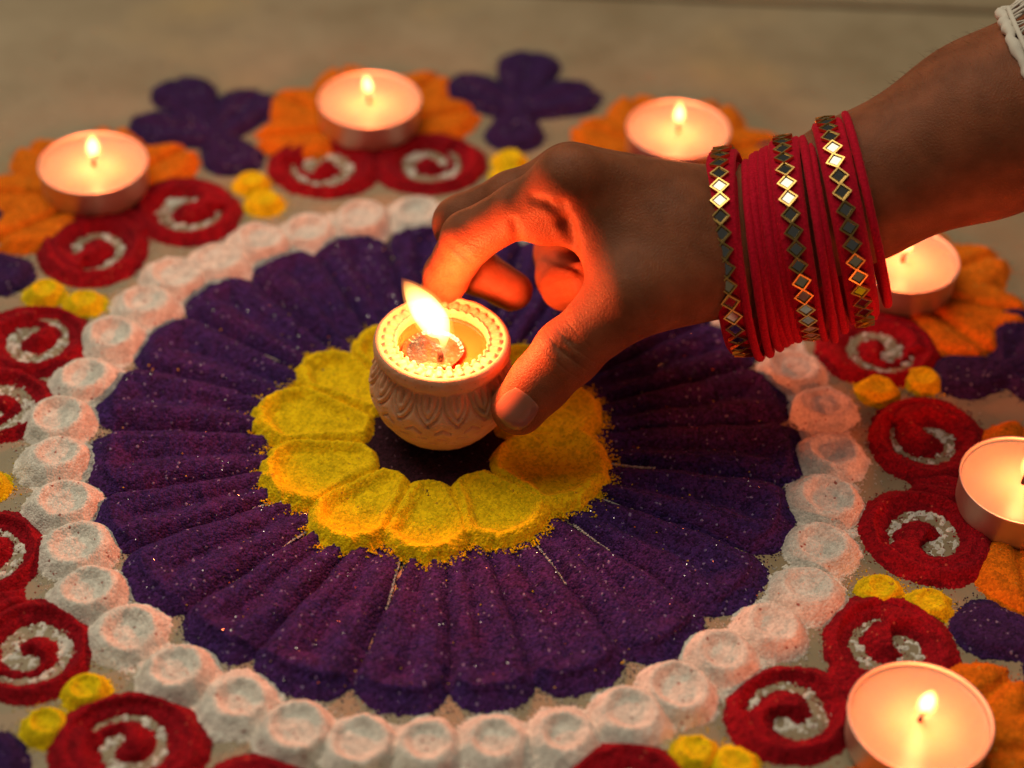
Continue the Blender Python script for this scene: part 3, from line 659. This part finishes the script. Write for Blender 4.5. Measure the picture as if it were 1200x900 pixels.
crease_line([(676, 426), (661, 412), (652, 405)], .25, 1.6); crease_line([(684, 414), (671, 402), (662, 397)], .2, 1.4)
crease_line([(640, 300), (660, 308), (682, 320)], .6, 2.0)
def surface_nets(D):
    s_ = D < 0; nx, ny, nz = D.shape
    cs = [s_[i:nx-1+i, j:ny-1+j, k:nz-1+k] for i in (0, 1) for j in (0, 1) for k in (0, 1)]
    tot = np.zeros(cs[0].shape, np.int8)
    for c_ in cs: tot += c_
    act = (tot > 0) & (tot < 8); I = np.argwhere(act); idx = np.full(act.shape, -1, np.int64); idx[act] = np.arange(len(I))
    acc = np.zeros((len(I), 3)); cnt = np.zeros(len(I)); cor = [(i, j, k) for i in (0, 1) for j in (0, 1) for k in (0, 1)]
    for a in cor:
        for ax in range(3):
            if a[ax]: continue
            b = list(a); b[ax] = 1
            va = D[I[:, 0]+a[0], I[:, 1]+a[1], I[:, 2]+a[2]]; vb = D[I[:, 0]+b[0], I[:, 1]+b[1], I[:, 2]+b[2]]
            x = (va < 0) != (vb < 0); t = np.where(x, va/(va-vb+1e-12), 0)
            p = np.repeat(np.array(a, float)[None], len(I), 0); p[:, ax] += t
            acc[x] += p[x]; cnt[x] += 1
    V = (I+acc/cnt[:, None])*GS+lo_; Qs = []
    for ax in range(3):
        o1, o2 = [(1, 2), (2, 0), (0, 1)][ax]
        sl0 = [slice(None)]*3; sl1 = [slice(None)]*3; sl0[ax] = slice(0, -1); sl1[ax] = slice(1, None)
        a_, b_ = s_[tuple(sl0)], s_[tuple(sl1)]; E_ = np.argwhere(a_ != b_)
        ok = (E_[:, o1] > 0) & (E_[:, o2] > 0) & (E_[:, o1] < D.shape[o1]-1) & (E_[:, o2] < D.shape[o2]-1); E_ = E_[ok]
        flip = a_[E_[:, 0], E_[:, 1], E_[:, 2]]
        def at(d1, d2):
            c_ = E_.copy(); c_[:, o1] -= d1; c_[:, o2] -= d2; return idx[c_[:, 0], c_[:, 1], c_[:, 2]]
        q = np.stack([at(1, 1), at(0, 1), at(0, 0), at(1, 0)], -1); q[~flip] = q[~flip][:, ::-1]; Qs.append(q)
    return V, np.vstack(Qs)
HV, HQ = surface_nets(body_d)
HW = to_world(HV)
# camera-frame (right, up, depth) -> world keeps handedness only if the triad is right handed
if np.linalg.det(AXES) < 0: HQ = HQ[:, ::-1]
def lap(V, Q, it=3, lam=.5):
    n = len(V); e_ = np.vstack([Q[:, [0, 1]], Q[:, [1, 2]], Q[:, [2, 3]], Q[:, [3, 0]]])
    for _ in range(it):
        s_ = np.zeros_like(V); c_ = np.zeros(n)
        for a, b in ((0, 1), (1, 0)):
            for ax in range(3): s_[:, ax] += np.bincount(e_[:, a], V[e_[:, b], ax], n)
            c_ += np.bincount(e_[:, a], minlength=n)
        V = V+lam*(s_/np.maximum(c_, 1)[:, None]-V)
    return V
HW = lap(HW, HQ, 4)
def skin():
    mt, nt, N, L, b = nmat('brown_skin'); g = N.new('ShaderNodeNewGeometry'); pos = g.outputs['Position']
    n = N.new('ShaderNodeTexNoise'); n.inputs['Scale'].default_value = 120; n.inputs['Detail'].default_value = 5; L.new(pos, n.inputs['Vector'])
    v = N.new('ShaderNodeTexVoronoi'); v.inputs['Scale'].default_value = 1100; v.feature = 'DISTANCE_TO_EDGE'; L.new(pos, v.inputs['Vector'])
    f = N.new('ShaderNodeTexNoise'); f.inputs['Scale'].default_value = 1400; f.inputs['Detail'].default_value = 3; L.new(pos, f.inputs['Vector'])
    c = mixc(N, L, mapr(N, L, n.outputs['Fac'], .35, .68, 0, 1), (.21, .066, .029), (.31, .098, .045))
    L.new(c, b.inputs['Base Color']); b.inputs['Roughness'].default_value = .52; b.inputs['Specular IOR Level'].default_value = .18
    b.inputs['Subsurface Weight'].default_value = .5; b.inputs['Subsurface Radius'].default_value = (1, .3, .12); b.inputs['Subsurface Scale'].default_value = .006
    h = N.new('ShaderNodeMath'); h.operation = 'ADD'; L.new(mapr(N, L, v.outputs['Distance'], 0, .25, 0, .6), h.inputs[0]); L.new(mapr(N, L, f.outputs['Fac'], .3, .7, 0, .5), h.inputs[1])
    cur = h.outputs[0]
    def crease(centre, axis, rad, freq, depth, phase=0.):
        nonlocal cur
        s1 = N.new('ShaderNodeVectorMath'); s1.operation = 'SUBTRACT'; L.new(pos, s1.inputs[0]); s1.inputs[1].default_value = tuple(np.array(centre)*MM)
        ln = N.new('ShaderNodeVectorMath'); ln.operation = 'LENGTH'; L.new(s1.outputs[0], ln.inputs[0])
        mask = mapr(N, L, ln.outputs['Value'], rad*.35*MM, rad*MM, 1, 0)
        nz = N.new('ShaderNodeTexNoise'); nz.inputs['Scale'].default_value = 240; L.new(pos, nz.inputs['Vector'])
        dt = N.new('ShaderNodeVectorMath'); dt.operation = 'DOT_PRODUCT'; L.new(s1.outputs[0], dt.inputs[0]); dt.inputs[1].default_value = tuple(np.array(axis)/np.linalg.norm(axis))
        ad = N.new('ShaderNodeMath'); ad.operation = 'MULTIPLY_ADD'; L.new(nz.outputs['Fac'], ad.inputs[0]); ad.inputs[1].default_value = .0016; L.new(dt.outputs['Value'], ad.inputs[2])
        sn = N.new('ShaderNodeMath'); sn.operation = 'MULTIPLY'; L.new(ad.outputs[0], sn.inputs[0]); sn.inputs[1].default_value = 2*math.pi*1000/freq
        si = N.new('ShaderNodeMath'); si.operation = 'SINE'; L.new(sn.outputs[0], si.inputs[0])
        sharp = mapr(N, L, si.outputs[0], .55, 1.0, 0, -depth)
        ml = N.new('ShaderNodeMath'); ml.operation = 'MULTIPLY'; L.new(sharp, ml.inputs[0]); L.new(mask, ml.inputs[1])
        ad2 = N.new('ShaderNodeMath'); ad2.operation = 'ADD'; L.new(cur, ad2.inputs[0]); L.new(ml.outputs[0], ad2.inputs[1]); cur = ad2.outputs[0]
    P3 = lambda *a: un(*a)
    crease(P3(668, 418, 575), P3(665, 413, 583)-P3(608, 477, 591), 12, 3.4, 1.8)
    crease(P3(552, 300, 590), P3(549, 280, 597)-P3(514, 354, 623), 7, 3.4, 1.4)
    crease(P3(612, 290, 582), P3(668, 215, 578)-P3(549, 280, 597), 5, 4.0, 1.0)
    crease(P3(790, 370, 575), P3(900, 300, 585)-P3(745, 342, 575), 11, 4.5, .8)
    bp = N.new('ShaderNodeBump'); bp.inputs['Strength'].default_value = .38; bp.inputs['Distance'].default_value = .0003; L.new(cur, bp.inputs['Height']); L.new(bp.outputs[0], b.inputs['Normal'])
    return mt
M['skin'] = skin()
person = obj('person', HW, HQ, M['skin'], loc=tuple(un(912, 266, 601)))
tag(person, 'hand and forearm reaching in, pinching the burning clay pot between thumb and finger', 'person')
M['nail'] = simple('fingernail', (.33, .14, .095), .22, 0, Subsurface_Weight=.3, Subsurface_Scale=.002)
def sdf_pts(P, chain):
    d_ = np.full(len(P), 1e3)
    for A, B in zip(chain[:-1], chain[1:]): d_ = smin(d_, rcone_pts(P, cam_pt(*A[:3]), cam_pt(*B[:3]), A[3], B[3]), 3.0)
    return d_
def nail(chain, base, tipv, up, wdt, ln, name='fingernail'):
    """base: cam-space centre of the nail; tipv: towards the tip; up: out of the nail"""
    a = tipv/np.linalg.norm(tipv); up = up-a*(up@a); up /= np.linalg.norm(up); b = np.cross(a, up)
    nu, nv = 15, 17; u = np.linspace(-1, 1, nu); v = np.linspace(-1, 1, nv); U, Vv = np.meshgrid(u, v, indexing='ij')
    # squircle outline, rounder at the root
    rx = Vv*np.sqrt(1-U*U*.42); ry = U*np.sqrt(1-Vv*Vv*.38)
    P = base+ry[..., None]*a*ln/2+rx[..., None]*b*wdt/2+up*14
    P = P.reshape(-1, 3)
    for _ in range(60): P = P-up*np.clip(sdf_pts(P, chain), -2, 2)[:, None]*.7
    e_ = np.maximum(np.abs(U), np.abs(Vv)).ravel()
    off = .26*(1-.6*ss(.8, 1, e_))-.25*ss(.88, 1.0, e_)
    top = P+up*off[:, None]; bot = P-up*.5
    V = np.vstack([top, bot]); n = nu*nv; q = []
    for i in range(nu-1):
        for j in range(nv-1):
            q.append((i*nv+j, (i+1)*nv+j, (i+1)*nv+j+1, i*nv+j+1)); q.append(tuple(n+k_ for k_ in (i*nv+j, i*nv+j+1, (i+1)*nv+j+1, (i+1)*nv+j)))
    ring = [(i, 0) for i in range(nu)]+[(nu-1, j) for j in range(1, nv)]+[(i, nv-1) for i in range(nu-2, -1, -1)]+[(0, j) for j in range(nv-2, 0, -1)]
    ring = [i*nv+j for i, j in ring]
    for i in range(len(ring)): a_, b_ = ring[i], ring[(i+1) % len(ring)]; q.append((a_, a_+n, b_+n, b_))
    obj(name, to_world(V), q, M['nail'], person)
T_ = FING['thumb']
nail(T_, cam_pt(606, 479, 584), cam_pt(*T_[4][:3])-cam_pt(*T_[2][:3]), np.array([.10, -.05, -1.0]), 12.0, 13.5)
I_ = FING['index']; nail(I_, cam_pt(512, 348, 622), cam_pt(*I_[5][:3])-cam_pt(*I_[4][:3]), np.array([-.8, .35, .3]), 9.5, 11)
I_ = FING['middle']; nail(I_, cam_pt(596, 340, 627), cam_pt(*I_[5][:3])-cam_pt(*I_[4][:3]), np.array([-.3, -.7, .6]), 9.5, 11)

# fine hair on the wrist and forearm
nv_ = len(HW); nn = np.zeros((nv_, 3)); fn = np.cross(HW[HQ[:, 2]]-HW[HQ[:, 0]], HW[HQ[:, 3]]-HW[HQ[:, 1]])
for k_ in range(4):
    for ax_ in range(3): nn[:, ax_] += np.bincount(HQ[:, k_], fn[:, ax_], nv_)
nn /= np.linalg.norm(nn, axis=1)[:, None]+1e-9
sel = np.where((HV[:, 0] > 35) & (nn@_u > .55) & ((HV[:, 0] > 108) | (HV[:, 0] < 62)) & (HV[:, 0] < 143))[0]
sel = RNG.choice(sel, 300, replace=False); hv, hq, off_ = [], [], 0
adir = un(668, 215, 600)-un(912, 266, 600); adir /= np.linalg.norm(adir)
for i_ in sel:
    L_ = RNG.uniform(1.5, 3.2); d_ = .22*nn[i_]+.95*adir+RNG.normal(0, .22, 3); d_ /= np.linalg.norm(d_)
    p0 = HW[i_]-nn[i_]*.2; V, Q = tube(np.array([p0, p0+d_*L_*.5+nn[i_]*.25, p0+d_*L_]), [.03, .025, .012], 3, cap=False)
    hv.append(V); hq.append(Q+off_); off_ += len(V)
M['hair'] = simple('dark_body_hair', (.05, .025, .012), .4)
o = obj('arm_hair', np.vstack(hv), np.vstack(hq), M['hair'], person); o['kind'] = 'stuff'

# sleeve cuff: openwork lace over the forearm
M['lace'] = simple('white_lace', (.72, .66, .60), .85)
def sleeve():
    A, B = cam_pt(1220, 112, 599), cam_pt(1450, 2, 597); ax = B-A; L_ = np.linalg.norm(ax); ax /= L_
    e1 = np.cross(ax, [0, 0, 1.]); e1 /= np.linalg.norm(e1); e2 = np.cross(ax, e1); parts = []
    # slanted so that its near edge runs as the picture shows
    def ring_path(s, rad, slant=0., n=96, wav=0):
        a = np.arange(n)*2*math.pi/n
        return A+np.outer(np.full(n, s)-.30*rad*np.sin(a)+wav*np.sin(a*24), ax)+rad*np.outer(np.cos(a), e1)+rad*np.outer(np.sin(a), e2)
    Vs, Qs, off = [], [], 0
    def add(V, Q):
        nonlocal off
        Vs.append(V); Qs.extend([[i+off for i in q] for q in (Q.tolist() if isinstance(Q, np.ndarray) else Q)]); off += len(V)
    hp = ring_path(0, 27.6)+RNG.normal(0, .28, (96, 3)); add(*tube(to_world(hp), 1.6+RNG.uniform(-.35, .45, 96), 8, True)); add(*tube(to_world(ring_path(2.6, 28.2)), .8, 6, True)); add(*tube(to_world(ring_path(10.5, 29)), 1.0, 6, True)); add(*tube(to_world(ring_path(13, 29.2)), .8, 6, True))
    p0, p1 = ring_path(2.6, 28.2), ring_path(10.5, 29)
    for i in range(0, 96):
        j = (i+(1 if i % 2 else -1)) % 96
        add(*tube(to_world(np.array([p0[i], (p0[i]+p1[j])/2+RNG.normal(0, .5, 3), p1[j]])), RNG.uniform(.28, .55), 5))
    n = 96; rows = [ring_path(13+k_*4, 29.2+k_*.62+.4*math.sin(k_)) for k_ in range(16)]
    V = to_world(np.vstack(rows)); i = np.arange(15)[:, None]; j = np.arange(n)[None]; k_ = (j+1) % n
    add(V, np.stack([i*n+j, i*n+k_, (i+1)*n+k_, (i+1)*n+j], -1).reshape(-1, 4))
    o = obj('sleeve', np.vstack(Vs), Qs, M['lace'], person); o['label'] = 'white lace sleeve cuff'
sleeve()

# ------------------------------------------------------------------ bangles
def velvet():
    mt, nt, N, L, b = nmat('crimson_velvet'); g = N.new('ShaderNodeNewGeometry')
    n = N.new('ShaderNodeTexNoise'); n.inputs['Scale'].default_value = 1500; n.inputs['Detail'].default_value = 3; L.new(g.outputs['Position'], n.inputs['Vector'])
    L.new(mixc(N, L, mapr(N, L, n.outputs['Fac'], .3, .7, 0, 1), (.40, .002, .016), (.66, .006, .036)), b.inputs['Base Color'])
    b.inputs['Roughness'].default_value = .9; b.inputs['Sheen Weight'].default_value = .35; b.inputs['Sheen Roughness'].default_value = .4; b.inputs['Sheen Tint'].default_value = (1, .12, .14, 1)
    b.inputs['Specular IOR Level'].default_value = .15
    bp = N.new('ShaderNodeBump'); bp.inputs['Strength'].default_value = .6; bp.inputs['Distance'].default_value = .0003; L.new(n.outputs['Fac'], bp.inputs['Height']); L.new(bp.outputs[0], b.inputs['Normal'])
    return mt
M['velvet'] = velvet(); M['gold'] = simple('gold_bezel', (.78, .50, .16), .28, 1); M['mirror'] = simple('mirror_glass', (.42, .42, .42), .04, 1)
def ring_frame(top, bot, depth, tilt):
    a, b = cam_pt(*top, depth), cam_pt(*bot, depth); c = (a+b)/2; R = np.linalg.norm(a-b)/2; e1 = (a-b)/(2*R)
    perp = np.cross(e1, [0, 0, 1.]); perp /= np.linalg.norm(perp)          # image direction across the ring
    if perp[0] < 0: perp = -perp
    e2 = math.cos(tilt)*np.array([0, 0, 1.])+math.sin(tilt)*perp; ax = np.cross(e1, e2)
    return c, R, e1, e2, ax
def loft(c, e1, e2, ax, R, sec, n=144):
    """sec: closed section points (axial, radial offset)"""
    a = np.arange(n)*2*math.pi/n; S_ = np.array(sec); m_ = len(S_)
    V = c+(R+S_[None, :, 1:])*(np.cos(a)[:, None, None]*e1+np.sin(a)[:, None, None]*e2)+S_[None, :, :1]*ax
    i = np.arange(n)[:, None]; j = np.arange(m_)[None]; k = (j+1) % m_; i2 = (i+1) % n
    return V.reshape(-1, 3), np.stack([i*m_+j, i*m_+k, i2*m_+k, i2*m_+j], -1).reshape(-1, 4)
PLAIN = [((863, 188), (890, 425)), ((874, 187), (902, 421)), ((882, 179), (913, 414)), ((888, 176), (921, 409)), ((894, 173), (929, 405)), ((900, 171), (937, 402)),
         ((933, 160), (969, 401)), ((941, 159), (980, 403)), ((949, 160), (990, 393)), ((979, 139), (1028, 373)), ((990, 130), (1041, 361))]
MIR = [((848, 171), (873, 419)), ((917, 158), (953, 399)), ((966, 137), (1014, 383))]
BL = ['plain thin crimson velvet bangle among those between the first and second mirrored bangles', 'plain thin crimson velvet bangle among those between the second and third mirrored bangles', 'plain thin crimson velvet bangle on the sleeve side of the mirrored bangles']
ELB = un(1155, 150, 599)
for i, (t, b) in enumerate(PLAIN):
    jit = lambda: random.uniform(-1.6, 1.6)
    c, R, e1, e2, ax = ring_frame((t[0]+jit(), t[1]+jit()), (b[0]+jit(), b[1]+jit()), 599+random.uniform(-1.6, 1.6), .21-.006*i+random.uniform(-.035, .035))
    rt = 1.28; a = np.arange(10)*2*math.pi/10
    V, Q = loft(c, e1, e2, ax, R-rt, np.stack([np.cos(a)*rt, np.sin(a)*rt], -1)); V = to_world(V)
    V += RNG.normal(0, .04, V.shape)
    o = obj('bangle', V, Q[:, ::-1], M['velvet'], loc=tuple(to_world(c)))
    g = 0 if i < 6 else (1 if i < 9 else 2)
    tag(o, BL[g], 'bangle', ['plain bangles nearest the hand', 'plain bangles in the middle', 'plain bangles nearest the elbow'][g])
# bezel and glass shared meshes (local: x axial, y along the ring, z outwards)
def bezel():
    h = 2.9; t = .40; z0, z1 = 0, 1.0; o_ = [(h, 0), (0, h), (-h, 0), (0, -h)]
    V = [(x, y, z0) for x, y in o_]+[(x, y, z1) for x, y in o_]+[(x*(1-t*1.35/h), y*(1-t*1.35/h), z1) for x, y in o_]+[(x*(1-t*1.6/h), y*(1-t*1.6/h), .3) for x, y in o_]
    Q = [(i+4*l, (i+1) % 4+4*l, (i+1) % 4+4*(l+1), i+4*(l+1)) for l in range(3) for i in range(4)]
    me = mesh('bezel', V, Q, False); me.materials.append(M['gold']); return me
def glass():
    h = 2.4; q = 1.8; V = [(h, 0, .35), (0, h, .35), (-h, 0, .35), (0, -h, .35), (q, 0, .75), (0, q, .75), (-q, 0, .75), (0, -q, .75)]
    Q = [(i, (i+1) % 4, (i+1) % 4+4, i+4) for i in range(4)]+[(4, 5, 6, 7)]
    me = mesh('mirror', V, Q, False); me.materials.append(M['mirror']); return me
BZ, GL = bezel(), glass()
ML = ['mirrored crimson bangle set with diamond glass tiles, nearest the knuckles', 'mirrored crimson bangle set with diamond glass tiles, in the middle of the stack', 'mirrored crimson bangle set with diamond glass tiles, nearest the sleeve']
for i, (t, b) in enumerate(MIR):
    c, R, e1, e2, ax = ring_frame(t, b, 599, (.21, .185, .15)[i])
    hw = 4.4; sec = [(-hw, -2.6), (-hw*1.02, -1.6), (-hw*.86, -.45), (0, -.05), (hw*.86, -.45), (hw*1.02, -1.6), (hw, -2.6), (0, -2.9)]
    V, Q = loft(c, e1, e2, ax, R-1.0, sec); V = to_world(V)
    root = empty('mirror_bangle', to_world(c), ML[i], 'bangle', 'mirrored bangles')
    obj('band', V, Q[:, ::-1], M['velvet'], root)
    nm = 39
    for k in range(nm):
        a = 2*math.pi*k/nm+.05*i; rad = math.cos(a)*e1+math.sin(a)*e2; tn = -math.sin(a)*e1+math.cos(a)*e2
        rot = random.uniform(-.10, .10); tz = [random.uniform(-.11, .11) for _ in range(2)]
        x = ax*math.cos(rot)+tn*math.sin(rot); z = rad+tz[0]*x+tz[1]*tn; z /= np.linalg.norm(z); x = x-z*(x@z); x /= np.linalg.norm(x); y = np.cross(z, x)
        Wm = (np.stack([x, y, z])@AXES).T
        if np.linalg.det(Wm) < 0: Wm[:, 1] *= -1
        ploc = to_world(c+rad*(R-1.0-.08))-to_world(c)
        bo = bpy.data.objects.new('bezel', BZ); COL.objects.link(bo); bo.parent = root
        bo.matrix_local = mathutils.Matrix([[*Wm[0], ploc[0]*MM], [*Wm[1], ploc[1]*MM], [*Wm[2], ploc[2]*MM], [0, 0, 0, 1]])
        go = bpy.data.objects.new('mirror', GL); COL.objects.link(go); go.parent = bo
